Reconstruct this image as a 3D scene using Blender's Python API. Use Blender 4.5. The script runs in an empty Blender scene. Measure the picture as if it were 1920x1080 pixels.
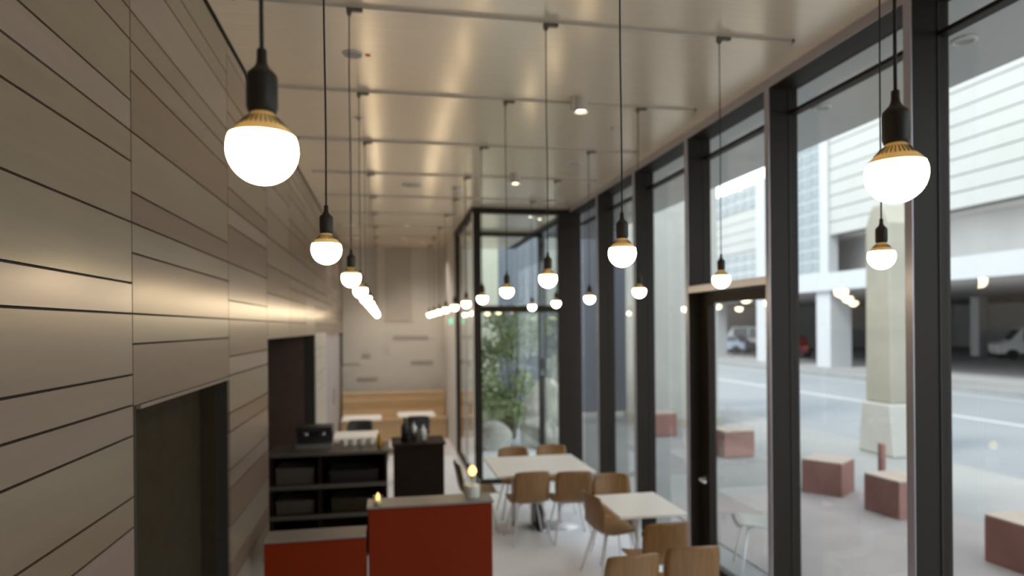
import bpy, bmesh, math, random
from mathutils import Vector, Matrix
random.seed(7)
S = bpy.context.scene
COL = S.collection

# ------------------------------------------------------------------ camera
HC = 2.4
YAW, ROLL = 0.1866, 0.0088
FPX, CYPX = 1250.0, 612.4
cam_d = bpy.data.cameras.new('camera')
cam = bpy.data.objects.new('camera', cam_d)
COL.objects.link(cam)
cam_d.sensor_fit = 'HORIZONTAL'
cam_d.sensor_width = 36.0
cam_d.lens = FPX / 1920 * 36
cam_d.shift_y = (CYPX - 540) / 1920
cam_d.clip_start = 0.02
cam_d.clip_end = 400
fw = Vector((math.sin(YAW), math.cos(YAW), 0))
r0 = Vector((math.cos(YAW), -math.sin(YAW), 0))
u0 = Vector((0, 0, 1))
ix = math.cos(ROLL) * r0 - math.sin(ROLL) * u0
iy = math.sin(ROLL) * r0 + math.cos(ROLL) * u0
M = Matrix((ix, iy, -fw)).transposed().to_4x4()
M.translation = (0, 0, HC)
cam.matrix_world = M
cam_d.dof.use_dof = True
cam_d.dof.focus_distance = 1.75
cam_d.dof.aperture_fstop = 1.8
S.camera = cam

# ------------------------------------------------------------------ world, sun, exposure
W = bpy.data.worlds.new('overcast_sky')
S.world = W
W.use_nodes = True
bgn = W.node_tree.nodes['Background']
bgn.inputs[0].default_value = (0.86, 0.93, 1.0, 1)
bgn.inputs[1].default_value = 2.35
sun_d = bpy.data.lights.new('hazy_sun', 'SUN')
sun_d.energy = 2.3
sun_d.angle = math.radians(12)
sun_d.color = (1, 0.96, 0.9)
sun = bpy.data.objects.new('hazy_sun', sun_d)
COL.objects.link(sun)
sun.rotation_euler = Vector((0.62, 0.25, -0.85)).to_track_quat('-Z', 'Y').to_euler()
S.view_settings.view_transform = 'Standard'
S.view_settings.look = 'None'
S.view_settings.gamma = 1
S.view_settings.use_curve_mapping = False
S.view_settings.exposure = 0.55

# ------------------------------------------------------------------ materials
MATS = {}
def mat(name, col, rough=0.5, metal=0.0, noise=0.0, nscale=8.0, emit=None, estr=0.0, spec=0.5, bump=0.0, coord='Object', stretch=(1, 1, 1), aniso=0.0):
    m = bpy.data.materials.new(name)
    m.use_nodes = True
    nt = m.node_tree
    b = nt.nodes['Principled BSDF']
    b.inputs['Base Color'].default_value = (*col, 1)
    b.inputs['Roughness'].default_value = rough
    b.inputs['Metallic'].default_value = metal
    b.inputs['Specular IOR Level'].default_value = spec
    if emit:
        b.inputs['Emission Color'].default_value = (*emit, 1)
        b.inputs['Emission Strength'].default_value = estr
    if noise > 0 or bump > 0:
        tc = nt.nodes.new('ShaderNodeTexCoord')
        mp = nt.nodes.new('ShaderNodeMapping')
        mp.inputs['Scale'].default_value = stretch
        nz = nt.nodes.new('ShaderNodeTexNoise')
        nz.inputs['Scale'].default_value = nscale
        nz.inputs['Detail'].default_value = 5
        nt.links.new(tc.outputs[coord], mp.inputs[0])
        nt.links.new(mp.outputs[0], nz.inputs['Vector'])
        if noise > 0:
            cr = nt.nodes.new('ShaderNodeValToRGB')
            lo = [max(0, c * (1 - noise)) for c in col]
            hi = [min(1, c * (1 + noise)) for c in col]
            cr.color_ramp.elements[0].position = 0.3
            cr.color_ramp.elements[1].position = 0.7
            cr.color_ramp.elements[0].color = (*lo, 1)
            cr.color_ramp.elements[1].color = (*hi, 1)
            nt.links.new(nz.outputs['Fac'], cr.inputs[0])
            nt.links.new(cr.outputs[0], b.inputs['Base Color'])
        if bump > 0:
            bp = nt.nodes.new('ShaderNodeBump')
            bp.inputs['Strength'].default_value = bump
            bp.inputs['Distance'].default_value = 0.01
            nt.links.new(nz.outputs['Fac'], bp.inputs['Height'])
            nt.links.new(bp.outputs[0], b.inputs['Normal'])
    MATS[name] = m
    return m

def glass_mat(name, tint=(0.97, 0.99, 0.985), f0=0.05, boost=1.0):
    m = bpy.data.materials.new(name)
    m.use_nodes = True
    nt = m.node_tree
    nt.nodes.clear()
    out = nt.nodes.new('ShaderNodeOutputMaterial')
    mix = nt.nodes.new('ShaderNodeMixShader')
    tr = nt.nodes.new('ShaderNodeBsdfTransparent')
    tr.inputs[0].default_value = (*tint, 1)
    gl = nt.nodes.new('ShaderNodeBsdfGlossy')
    gl.inputs['Roughness'].default_value = 0.0
    gl.inputs['Color'].default_value = (1, 1, 1, 1)
    lw = nt.nodes.new('ShaderNodeLayerWeight')
    lw.inputs['Blend'].default_value = 0.5
    pw = nt.nodes.new('ShaderNodeMath'); pw.operation = 'POWER'; pw.inputs[1].default_value = 5
    ml = nt.nodes.new('ShaderNodeMath'); ml.operation = 'MULTIPLY_ADD'
    ml.inputs[1].default_value = (1 - f0) * boost
    ml.inputs[2].default_value = f0
    nt.links.new(lw.outputs['Facing'], pw.inputs[0])
    nt.links.new(pw.outputs[0], ml.inputs[0])
    nt.links.new(ml.outputs[0], mix.inputs[0])
    nt.links.new(tr.outputs[0], mix.inputs[1])
    nt.links.new(gl.outputs[0], mix.inputs[2])
    nt.links.new(mix.outputs[0], out.inputs[0])
    MATS[name] = m
    return m

mat('ceiling_metal', (0.88, 0.76, 0.60), 0.22, 0.3, noise=0.05, nscale=6, stretch=(0.5, 14, 1), bump=0.02)
mat('soffit', (0.378, 0.369, 0.351), 0.3, 0.3)
mat('panel_a', (0.273, 0.209, 0.160), 0.28, 0.25, noise=0.05, nscale=3, stretch=(1, 0.4, 8))
mat('panel_b', (0.231, 0.164, 0.118), 0.28, 0.25, noise=0.05, nscale=3, stretch=(1, 0.4, 8))
mat('panel_c', (0.277, 0.226, 0.164), 0.28, 0.25, noise=0.05, nscale=3, stretch=(1, 0.4, 8))
mat('panel_d', (0.323, 0.262, 0.220), 0.28, 0.25, noise=0.05, nscale=3, stretch=(1, 0.4, 8))
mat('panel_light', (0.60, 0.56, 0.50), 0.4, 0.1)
mat('joint_dark', (0.02, 0.016, 0.012), 0.7)
mat('recess_brown', (0.040, 0.031, 0.019), 0.9, spec=0.1, noise=0.1)
mat('recess_redbrown', (0.075, 0.045, 0.035), 0.55, noise=0.1)
mat('door_lilac', (0.42, 0.40, 0.43), 0.4)
mat('bronze', (0.022, 0.016, 0.011), 0.55, 0.1, spec=0.25)
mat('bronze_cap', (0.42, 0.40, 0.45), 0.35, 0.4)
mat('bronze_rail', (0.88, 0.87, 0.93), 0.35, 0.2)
mat('gasket', (0.012, 0.011, 0.010), 0.6)
glass_mat('glass')
glass_mat('glass_jar', (0.93, 0.97, 0.95), 0.06)
mat('floor_concrete', (0.92, 0.92, 0.98), 0.18, noise=0.06, nscale=1.5)
mat('plaster', (0.58, 0.555, 0.52), 0.7, noise=0.02)
mat('plaster_dark', (0.46, 0.43, 0.40), 0.7, noise=0.02)
mat('slot_grey', (0.36, 0.34, 0.33), 0.7)
mat('rubber_black', (0.018, 0.013, 0.008), 0.5)
mat('cord_black', (0.010, 0.009, 0.008), 0.6)
mat('bulb_cream', (0.80, 0.64, 0.34), 0.4)
# thin cream plastic: a little of the bulb's inner light passes through it
_nt = MATS['bulb_cream'].node_tree
_tl = _nt.nodes.new('ShaderNodeBsdfTranslucent'); _tl.inputs[0].default_value = (0.80, 0.55, 0.22, 1)
_mx = _nt.nodes.new('ShaderNodeMixShader'); _mx.inputs[0].default_value = 0.005
_nt.links.new(_nt.nodes['Principled BSDF'].outputs[0], _mx.inputs[1])
_nt.links.new(_tl.outputs[0], _mx.inputs[2])
_nt.links.new(_mx.outputs[0], _nt.nodes['Material Output'].inputs[0])
mat('vent_brown', (0.10, 0.07, 0.03), 0.7)
mat('bulb_glow', (1, 0.95, 0.85), 0.3, emit=(1.0, 0.80, 0.52), estr=21.0)
mat('rail_metal', (0.62, 0.58, 0.52), 0.35, 0.3)
mat('clip_metal', (0.16, 0.145, 0.12), 0.4, 0.6)
mat('fixture_white', (0.62, 0.59, 0.54), 0.4)
mat('fixture_grey', (0.35, 0.34, 0.33), 0.45, 0.3)
mat('red_plastic', (0.6, 0.12, 0.05), 0.4)
mat('lamp_face', (1, 0.9, 0.7), 0.4, emit=(1.0, 0.82, 0.55), estr=9.0)
mat('spot_face', (1, 0.95, 0.85), 0.4, emit=(1.0, 0.93, 0.8), estr=8.0)
mat('spot_soft', (1, 0.95, 0.85), 0.4, emit=(1.0, 0.93, 0.8), estr=1.6)
mat('chrome', (0.75, 0.75, 0.77), 0.18, 1.0)
mat('white_metal', (0.80, 0.80, 0.82), 0.3, 0.1)
mat('plywood', (0.27, 0.145, 0.056), 0.4, noise=0.18, nscale=5, stretch=(9, 1, 1))
mat('ply_edge', (0.62, 0.46, 0.29), 0.5)
mat('table_white', (0.88, 0.84, 0.79), 0.35)
mat('black_plastic', (0.015, 0.014, 0.014), 0.4)
mat('dark_wood', (0.014, 0.007, 0.004), 0.6, spec=0.15, noise=0.2)
mat('shelf_edge', (0.075, 0.065, 0.055), 0.5, 0.1)
mat('steel', (0.45, 0.45, 0.47), 0.3, 0.9)
mat('orange_red', (0.19, 0.018, 0.0006), 0.5, spec=0.15)
mat('ledge_grey', (0.22, 0.195, 0.185), 0.4, 0.2)
mat('light_wood', (0.66, 0.48, 0.28), 0.5, noise=0.08, nscale=4, stretch=(1, 1, 9))
mat('light_wood_b', (0.52, 0.36, 0.20), 0.5, noise=0.08, nscale=4, stretch=(1, 1, 9))
mat('ceramic', (0.78, 0.76, 0.73), 0.25)
mat('flame', (1, 0.8, 0.4), 0.4, emit=(1.0, 0.62, 0.22), estr=1.3)
mat('wax', (0.85, 0.7, 0.4), 0.5)
mat('concrete_pale', (0.357, 0.353, 0.327), 0.8, noise=0.05, nscale=2)
mat('concrete_tan', (0.296, 0.280, 0.228), 0.8, noise=0.1, nscale=1.2)
mat('pavement', (0.203, 0.200, 0.194), 0.75, noise=0.12, nscale=0.6)
mat('pink_paving', (0.230, 0.198, 0.187), 0.75, noise=0.12, nscale=1.2)
mat('road', (0.167, 0.177, 0.186), 0.75, noise=0.06, nscale=0.4)
mat('road_line', (0.350, 0.350, 0.343), 0.7)
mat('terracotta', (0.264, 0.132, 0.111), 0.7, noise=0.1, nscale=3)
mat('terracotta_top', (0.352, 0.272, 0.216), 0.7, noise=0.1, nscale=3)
mat('facade_white', (0.343, 0.343, 0.324), 0.7, noise=0.03, nscale=0.5)
mat('facade_band', (0.374, 0.382, 0.392), 0.6)
mat('facade_joint', (0.136, 0.132, 0.124), 0.8)
mat('facade_glass', (0.176, 0.208, 0.212), 0.12, 0.0)
mat('garage_dark', (0.56, 0.54, 0.52), 0.8, noise=0.1, nscale=0.3)
mat('garage_floor', (0.300, 0.290, 0.290), 0.7)
mat('slate', (0.13, 0.14, 0.165), 0.6)
mat('beige_wall', (0.46, 0.45, 0.36), 0.8)
mat('car_white', (0.80, 0.80, 0.78), 0.25)
mat('car_red', (0.16, 0.02, 0.02), 0.25)
mat('car_blue', (0.36, 0.42, 0.50), 0.25)
mat('car_glass', (0.03, 0.035, 0.04), 0.08)
mat('tyre', (0.015, 0.015, 0.015), 0.8)
mat('car_light', (0.55, 0.05, 0.04), 0.3)
mat('leaf', (0.25, 0.31, 0.12), 0.55, noise=0.3, nscale=6)
mat('leaf_light', (0.50, 0.54, 0.28), 0.55, noise=0.3, nscale=6)
mat('bark', (0.11, 0.085, 0.06), 0.85, noise=0.2)
mat('rock', (0.60, 0.56, 0.50), 0.85, noise=0.2, nscale=3, bump=0.6)
mat('soil', (0.10, 0.085, 0.06), 0.9, noise=0.3, nscale=6)
mat('wire_grey', (0.30, 0.30, 0.27), 0.5, 0.2)
mat('amber', (0.55, 0.30, 0.04), 0.25)
mat('sign_green', (0.2, 0.75, 0.45), 0.4, emit=(0.45, 0.8, 0.65), estr=0.45)

# ------------------------------------------------------------------ mesh helpers
class MB:
    def __init__(s): s.v, s.f = [], []
    def box(s, x0, x1, y0, y1, z0, z1):
        n = len(s.v)
        s.v += [(x0, y0, z0), (x1, y0, z0), (x1, y1, z0), (x0, y1, z0), (x0, y0, z1), (x1, y0, z1), (x1, y1, z1), (x0, y1, z1)]
        s.f += [tuple(n + i for i in q) for q in ((3, 2, 1, 0), (4, 5, 6, 7), (0, 1, 5, 4), (1, 2, 6, 5), (2, 3, 7, 6), (3, 0, 4, 7))]
        return s
    def lathe(s, prof, seg=24, c=(0, 0, 0), cap=True):
        n = len(s.v)
        for r, z in prof:
            for i in range(seg):
                a = 2 * math.pi * i / seg
                s.v.append((c[0] + r * math.cos(a), c[1] + r * math.sin(a), c[2] + z))
        for j in range(len(prof) - 1):
            for i in range(seg):
                a, b = n + j * seg + i, n + j * seg + (i + 1) % seg
                s.f.append((a, b, b + seg, a + seg))
        if cap:
            s.f.append(tuple(n + i for i in reversed(range(seg))))
            s.f.append(tuple(n + (len(prof) - 1) * seg + i for i in range(seg)))
        return s
    def tube(s, pts, r, seg=8):
        n = len(s.v)
        pts = [Vector(p) for p in pts]
        rs = r if isinstance(r, (list, tuple)) else [r] * len(pts)
        for k, p in enumerate(pts):
            d = (pts[min(k + 1, len(pts) - 1)] - pts[max(k - 1, 0)]).normalized()
            a = d.orthogonal().normalized() if abs(d.z) < 0.9 else Vector((1, 0, 0)).cross(d).normalized().cross(d).normalized()
            b = d.cross(a).normalized()
            for i in range(seg):
                t = 2 * math.pi * i / seg
                s.v.append(tuple(p + rs[k] * (math.cos(t) * a + math.sin(t) * b)))
        for j in range(len(pts) - 1):
            for i in range(seg):
                a, b = n + j * seg + i, n + j * seg + (i + 1) % seg
                s.f.append((a, b, b + seg, a + seg))
        s.f.append(tuple(n + i for i in reversed(range(seg))))
        s.f.append(tuple(n + (len(pts) - 1) * seg + i for i in range(seg)))
        return s
    def prism(s, poly, axis, a0, a1):
        # poly of (u, w); axis 'x': (a, u, w), 'y': (u, a, w)
        n = len(s.v); k = len(poly)
        for a in (a0, a1):
            for u, w in poly:
                s.v.append((a, u, w) if axis == 'x' else (u, a, w))
        s.f.append(tuple(n + i for i in range(k)))
        s.f.append(tuple(n + k + i for i in reversed(range(k))))
        for i in range(k):
            j = (i + 1) % k
            s.f.append((n + i, n + k + i, n + k + j, n + j))
        return s
    def mesh(s, name, m, smooth=False):
        me = bpy.data.meshes.new(name)
        me.from_pydata(s.v, [], s.f)
        bm = bmesh.new(); bm.from_mesh(me)
        bmesh.ops.recalc_face_normals(bm, faces=bm.faces)
        bm.to_mesh(me); bm.free()
        me.materials.append(MATS[m])
        if smooth:
            for p in me.polygons: p.use_smooth = True
        return me
    def build(s, name, m, parent=None, smooth=False, bevel=0.0):
        return link(name, s.mesh(name, m, smooth), parent, bevel)

def link(name, me, parent=None, bevel=0.0, loc=None):
    o = bpy.data.objects.new(name, me)
    COL.objects.link(o)
    if parent: o.parent = parent
    if loc: o.location = loc
    if bevel:
        b = o.modifiers.new('bevel', 'BEVEL'); b.width = bevel; b.segments = 2; b.limit_method = 'ANGLE'
    return o

def tag(o, label, cat, group=None, kind=None):
    o['label'] = label
    o['category'] = cat
    if group: o['group'] = group
    if kind: o['kind'] = kind
    return o

def struct(o, label=None, cat=None):
    o['kind'] = 'structure'
    if label: o['label'] = label
    if cat: o['category'] = cat
    return o

def empty(name, loc=(0, 0, 0), rz=0):
    o = bpy.data.objects.new(name, None)
    COL.objects.link(o)
    o.empty_display_size = 0.05
    o.location = loc
    o.rotation_euler = (0, 0, rz)
    return o

def copy_tree(o, parent=None):
    c = o.copy(); COL.objects.link(c); c.parent = parent
    for ch in list(o.children):
        copy_tree(ch, c)
    return c

B = lambda *a: MB().box(*a)

# ------------------------------------------------------------------ room shell
XL, XR, XG = -0.965, 2.783, 3.0
CZ = HC + 1.815
YB, YE = -2.6, 15.4
fl = B(XL - 0.6, XG + 0.03, YB, YE, -0.12, 0.0).build('floor', 'floor_concrete')
struct(fl, 'pale grey polished concrete floor of the café', 'floor')

ceil = B(XL - 0.3, XG, YB, YE, CZ + 0.012, CZ + 0.25).build('ceiling', 'joint_dark')
struct(ceil, 'satin champagne metal panelled ceiling', 'ceiling')
TY0, TSP = 1.106, 1.37
k = -3
while TY0 + TSP * k < YE:
    y0 = max(YB, TY0 + TSP * k + 0.001); y1 = min(YE, TY0 + TSP * (k + 1) - 0.001)
    if y1 > y0:
        B(XL + 0.012, XR, y0, y1, CZ, CZ + 0.012).build('panel', 'ceiling_metal', ceil)
    k += 1
B(XR, XG + 0.02, YB, 10.05, CZ, CZ + 0.012).build('edge_panel', 'bronze', ceil)

# left wall: dark backing with openings, satin planks in front of it
w = MB()
OP1 = (2.878, 4.419, 2.09)
OP2 = (5.88, 9.62, 2.31)
DR = (11.26, 15.0, 2.30)
x0, x1 = XL - 0.16, XL - 0.014
w.box(x0, x1, YB, OP1[0], 0, CZ)
w.box(x0, x1, OP1[0], OP1[1], OP1[2], CZ)
w.box(x0, x1, OP1[1], OP2[0], 0, CZ)
w.box(x0, x1, OP2[0], OP2[1], OP2[2], CZ)
w.box(x0, x1, OP2[1], DR[0], 0, CZ)
w.box(x0, x1, DR[0], DR[1], DR[2], CZ)
w.box(x0, x1, DR[1], YE, 0, CZ)
wall_l = struct(w.build('wall_left', 'joint_dark'), 'wall clad in staggered satin champagne planks', 'wall')

ZI = lambda i: 2.463 + 0.1180 * i
cols = [YB, -1.25, 0.1, 1.45, 2.81, 4.42, 5.80, 7.15, 8.5, 9.62, 11.26, 12.6, 13.95, YE]
known = {3: [14, 12, 10, 9, 7, 6, 5, 3, 1, 0, -2, -3, -4, -6, -7, -9, -11, -12, -14, -15, -17, -19],
         4: [13, 12, 10, 9, 8, 6, 4, 3, 2, 0, -1],
         5: [14, 12, 11, 9, 7, 6, 5, 3, 1, 0, -2, -3, -5, -6, -8, -9, -11, -13, -14, -16, -18, -19]}
rng = random.Random(3)
GAP = 0.0085
for c in range(len(cols) - 1):
    y0, y1 = cols[c], cols[c + 1]
    if c in known:
        js = known[c]
    else:
        js = []; i = 14 - rng.randint(0, 1)
        while i > -20:
            js.append(i); i -= rng.choice((1, 1, 2, 2, 2))
    zbot = 0.02
    if c == 4: zbot = OP1[2] + 0.012
    elif 6 <= c <= 8: zbot = OP2[2]
    elif c >= 10: zbot = DR[2]
    zs = [CZ - 0.018] + [ZI(j) for j in js if ZI(j) > zbot + 0.05] + [zbot]
    for a, b in zip(zs[:-1], zs[1:]):
        m = rng.choice(['panel_a', 'panel_b', 'panel_c', 'panel_d'])
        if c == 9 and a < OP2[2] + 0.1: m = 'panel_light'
        ya = y0 + GAP / 2; yb = y1 - GAP / 2
        if c == 5: yb = min(yb, OP2[0])
        B(XL - 0.014, XL, ya, yb, b + GAP / 2, a - GAP / 2).build('panel', m, wall_l)
# edge trim and dark leaf in the first opening
t = B(XL - 0.25, XL + 0.004, OP1[0], OP1[1], OP1[2] - 0.004, OP1[2] + 0.012).build('trim_1', 'panel_a')
struct(t, 'thin pale head strip over the near dark opening', 'trim')
d1 = empty('door_1', (XL - 0.20, (OP1[0] + OP1[1]) / 2, 0)); struct(d1, 'dark brown recessed door in the near wall opening', 'door')
hw = (OP1[1] - OP1[0]) / 2
B(-0.05, 0.03, -hw, hw, 0.0, OP1[2] - 0.004).build('leaf', 'recess_brown', d1)
B(0.03, 0.12, -hw, -hw + 0.012, 0.0, OP1[2] - 0.004).build('jamb', 'recess_brown', d1)
B(0.03, 0.12, hw - 0.012, hw, 0.0, OP1[2] - 0.004).build('jamb', 'recess_brown', d1)
# second opening: serving niche
n2 = MB()
n2.box(-2.3, -2.2, OP2[0] - 0.1, OP2[1] + 0.1, 0, OP2[2] + 0.1)
n2.box(-2.2, x0, OP2[0] - 0.1, OP2[0], 0, OP2[2] + 0.1)
n2.box(-2.2, x0, OP2[1], OP2[1] + 0.1, 0, OP2[2] + 0.1)
n2.box(-2.2, x0, OP2[0], OP2[1], OP2[2], OP2[2] + 0.1)
n2.box(-2.2, XL - 0.6, OP2[0], OP2[1], -0.12, 0.0)
struct(n2.build('wall_niche', 'recess_redbrown'), 'dark brown lining of the far serving opening', 'wall')
d2 = empty('door_2', (XL - 0.05, (DR[0] + DR[1]) / 2, 0)); struct(d2, 'grey lilac flush door at the far end of the wall', 'door')
hw = (DR[1] - DR[0]) / 2
B(-0.03, 0.02, -hw, -0.004, 0.01, DR[2]).build('leaf', 'door_lilac', d2)
B(-0.03, 0.02, 0.004, hw, 0.01, DR[2]).build('leaf', 'door_lilac', d2)
B(0.02, 0.045, -0.06, -0.03, 0.95, 1.25).build('handle', 'steel', d2)

# back wall, wall behind the camera, short right wall beyond the glass box
wb = B(XL - 0.3, 1.6, YE, YE + 0.2, 0, CZ + 0.2).build('wall_back', 'plaster'); struct(wb, 'pale plaster end wall of the room', 'wall')
B(-0.02, 0.58, YE - 0.03, YE, 2.55, CZ - 0.02).build('raised_panel', 'plaster_dark', wb)
B(-0.96, -0.55, YE - 0.025, YE, 1.6, CZ - 0.02).build('raised_panel', 'plaster', wb)
for (xa, xb, z) in ((-0.75, -0.35, 1.72), (0.15, 0.95, 2.12), (0.55, 1.05, 1.55), (-0.65, -0.2, 1.2)):
    B(xa, xb, YE - 0.012, YE, z, z + 0.09).build('slot_vent', 'slot_grey', wb)
struct(B(XL - 0.3, XG, YB - 0.2, YB, 0, CZ + 0.2).build('wall_rear', 'plaster'), 'plaster wall closing the room behind the viewpoint', 'wall')
struct(B(1.3, 1.45, 12.72, YE, 0, CZ + 0.2).build('wall_right', 'plaster'), 'short plaster wall beyond the glass box', 'wall')

# ------------------------------------------------------------------ window wall
MY0, MSP = 3.12, 1.357
MT = 0.055
def mullion(parent, y, z0=0.0, z1=CZ - 0.07):
    m = B(XR + 0.006, XG + 0.02, y, y + MT, z0, z1).build('mullion', 'bronze', parent)
    B(XR, XR + 0.006, y, y + MT, z0, z1).build('mullion_cap', 'bronze_cap', m)
    B(XG - 0.055, XG - 0.045, y - 0.006, y, z0, z1).build('gasket', 'gasket', m)
wn = 0
for k in range(-4, 5):
    y = MY0 + MSP * k; ye = y + MSP
    isdoor = (k == 1)
    if isdoor:
        e = empty('door_3', (0, 0, 0)); struct(e, 'tall dark framed glass street door with transom', 'door')
    else:
        wn += 1
        e = empty('window_%d' % wn, (0, 0, 0))
        struct(e, 'full height glass bay with dark bronze mullion', 'window')
    mullion(e, y)
    h = B(XR + 0.006, XG + 0.02, y, ye, CZ - 0.07, CZ).build('head_rail', 'bronze', e)
    B(XR, XR + 0.006, y, ye - 0.003, CZ - 0.07, CZ).build('head_cap', 'bronze_cap', h)
    B(XG - 0.05, XG + 0.02, y + MT, ye, CZ - 0.26, CZ - 0.235).build('glazing_bar', 'bronze', e)
    if not isdoor:
        B(XG - 0.012, XG, y + MT, ye, 0.06, CZ - 0.07).build('pane', 'glass', e)
        B(XR + 0.05, XG + 0.02, y + MT, ye, 0.0, 0.06).build('sill', 'bronze', e)
    else:
        ZT = 2.70
        B(XG - 0.012, XG, y + MT, ye, ZT + 0.06, CZ - 0.07).build('pane', 'glass', e)
        tb = B(XR + 0.012, XG + 0.02, y + MT, ye, ZT, ZT + 0.06).build('transom_bar', 'bronze', e)
        B(XR, XR + 0.012, y + MT, ye, ZT, ZT + 0.06).build('transom_cap', 'bronze_rail', tb)
        ya, yb = y + MT + 0.01, ye - 0.01
        B(XG - 0.10, XG - 0.03, ya, ya + 0.07, 0.01, ZT - 0.01).build('stile', 'bronze', e)
        st = B(XG - 0.10, XG - 0.03, yb - 0.16, yb, 0.01, ZT - 0.01).build('stile', 'bronze', e)
        B(XG - 0.10, XG - 0.03, ya + 0.07, yb - 0.16, ZT - 0.10, ZT - 0.01).build('top_rail', 'bronze', e)
        B(XG - 0.10, XG - 0.03, ya + 0.07, yb - 0.16, 0.01, 0.22).build('bottom_rail', 'bronze', e)
        B(XG - 0.072, XG - 0.06, ya + 0.07, yb - 0.16, 0.22, ZT - 0.10).build('pane', 'glass', e)
        hd = MB().tube([(XG - 0.10, yb - 0.08, 0.98), (XG - 0.17, yb - 0.08, 0.98), (XG - 0.175, yb - 0.10, 0.98), (XG - 0.175, yb - 0.22, 0.975)], 0.013, 10)
        hd.build('handle', 'chrome', e, smooth=True)
        hp = MB().lathe([(0.035, 0), (0.035, 0.014)], 20)
        o = hp.build('handle_rose', 'chrome', e); o.rotation_euler = (0, -math.pi / 2, 0); o.location = (XG - 0.10, yb - 0.08, 0.98)

# glass box (vestibule) that juts into the room
YV0, YV1, XV = 10.05, 12.70, 1.30
vb = empty('window_%d' % (wn + 1), (0, 0, 0)); struct(vb, 'projecting glass box with dark frame at the far end', 'window')
def post(x, y, wx, wy):
    p = B(x, x + wx, y, y + wy, 0, CZ - 0.07).build('post', 'bronze', vb)
    return p
p = post(XV + 0.008, YV0, 0.12, 0.10)
B(XV, XV + 0.008, YV0, YV0 + 0.10, 0, CZ - 0.07).build('post_lit_side', 'bronze_rail', p)  # light on the post's left side, put in as a pale strip
p = post(XR - 0.14, YV0 - 0.02, 0.36, 0.12)
post(XV + 0.008, YV1 - 0.10, 0.10, 0.10)
post(XG - 0.08, YV1 - 0.10, 0.10, 0.10)
B(XV, XG + 0.02, YV0 - 0.01, YV0 + 0.10, CZ - 0.08, CZ).build('head_rail', 'bronze', vb)
B(XV, XV + 0.10, YV0 + 0.10, YV1, CZ - 0.08, CZ).build('head_rail', 'bronze', vb)
B(XV + 0.1, XG + 0.02, YV1 - 0.10, YV1, CZ - 0.08, CZ).build('head_rail', 'bronze', vb)
B(XV + 0.128, XR - 0.14, YV0, YV0 + 0.10, 2.62, 2.72).build('transom_bar', 'bronze', vb)
B(XV + 0.128, XR - 0.14, YV0 + 0.05, YV0 + 0.062, 2.72, CZ - 0.08).build('pane', 'glass', vb)
B(XV + 0.128, XR - 0.14, YV0 + 0.05, YV0 + 0.062, 0.06, 2.62).build('pane', 'glass', vb)
B(XV + 0.128, XR - 0.14, YV0, YV0 + 0.10, 0.0, 0.06).build('sill', 'bronze', vb)
B(XV + 0.04, XV + 0.052, YV0 + 0.10, YV1 - 0.10, 0.06, CZ - 0.08).build('pane', 'glass', vb)
B(XV + 0.01, XV + 0.09, YV0 + 0.10, YV1 - 0.10, 0.0, 0.06).build('sill', 'bronze', vb)
B(XV + 0.108, XG - 0.08, YV1 - 0.06, YV1 - 0.048, 0.06, CZ - 0.08).build('pane', 'glass', vb)
B(XG - 0.012, XG, YV0 + 0.10, YV1 - 0.1, 0.06, CZ - 0.08).build('pane', 'glass', vb)
B(XV + 0.03, XV + 0.06, YV0 + 1.30, YV0 + 1.36, 0.06, CZ - 0.08).build('mullion', 'bronze_cap', vb)

# ------------------------------------------------------------------ exterior setting
sf = B(XG + 0.02, 4.30, -8, 13.4, CZ, CZ + 0.5).build('soffit', 'soffit'); struct(sf, 'grey soffit of the overhang outside the windows', 'soffit')
struct(B(XL - 0.5, XG + 0.02, YB - 0.4, YE + 0.3, CZ + 0.25, CZ + 0.7).build('roof_slab', 'concrete_pale'), 'roof slab over the room', 'roof')
struct(B(XG + 0.03, 9.6, -12, 70, -0.2, -0.02).build('pavement', 'pavement'), 'pale paved forecourt outside the windows', 'pavement')
struct(B(3.6, 7.0, -2, 8.6, -0.02, -0.006).build('pink_paving', 'pink_paving'), 'pinkish paving around the terracotta cubes', 'pavement')
rd = B(9.6, 21.0, -30, 110, -0.3, -0.10).build('road', 'road'); struct(rd, 'grey blue asphalt street', 'road')
for yy in (0,):
    B(14.9, 15.15, -30, 110, -0.10, -0.096).build('lane_line', 'road_line', rd)
    B(19.6, 19.75, -30, 110, -0.10, -0.096).build('lane_line', 'road_line', rd)
struct(B(21.0, 24.0, -30, 110, -0.3, 0.0).build('far_pavement', 'pavement'), 'pavement on the far side of the street', 'pavement')
struct(B(1.5, XG + 0.03, 12.72, 40, -0.2, -0.02).build('planting_bed', 'soil'), 'dark planting bed behind the glass box', 'planting bed')
struct(B(XG + 0.02, 9.0, 18.0, 18.3, 0, 6.5).build('wall_slate', 'slate'), 'dark slate wall outside beyond the glass box', 'wall')
struct(B(-1, XG + 0.02, 18.0, 18.35, 0, 6.5).build('wall_beige', 'beige_wall'), 'greenish beige outdoor wall beyond the glass box', 'wall')

# tall pale block on the forecourt beyond the cubes
pr = empty('concrete_tower', (7.0, 15.6, -0.02)); tag(pr, 'tall pale concrete block rising behind the farthest cube seat', 'tower')
B(-0.88, 0.88, -0.7, 0.9, 0.0, 9.5).build('shaft', 'concrete_pale', pr, bevel=0.03)
B(-0.93, 0.93, -0.75, 0.95, 0.0, 0.2).build('plinth', 'concrete_tan', pr)

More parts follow.
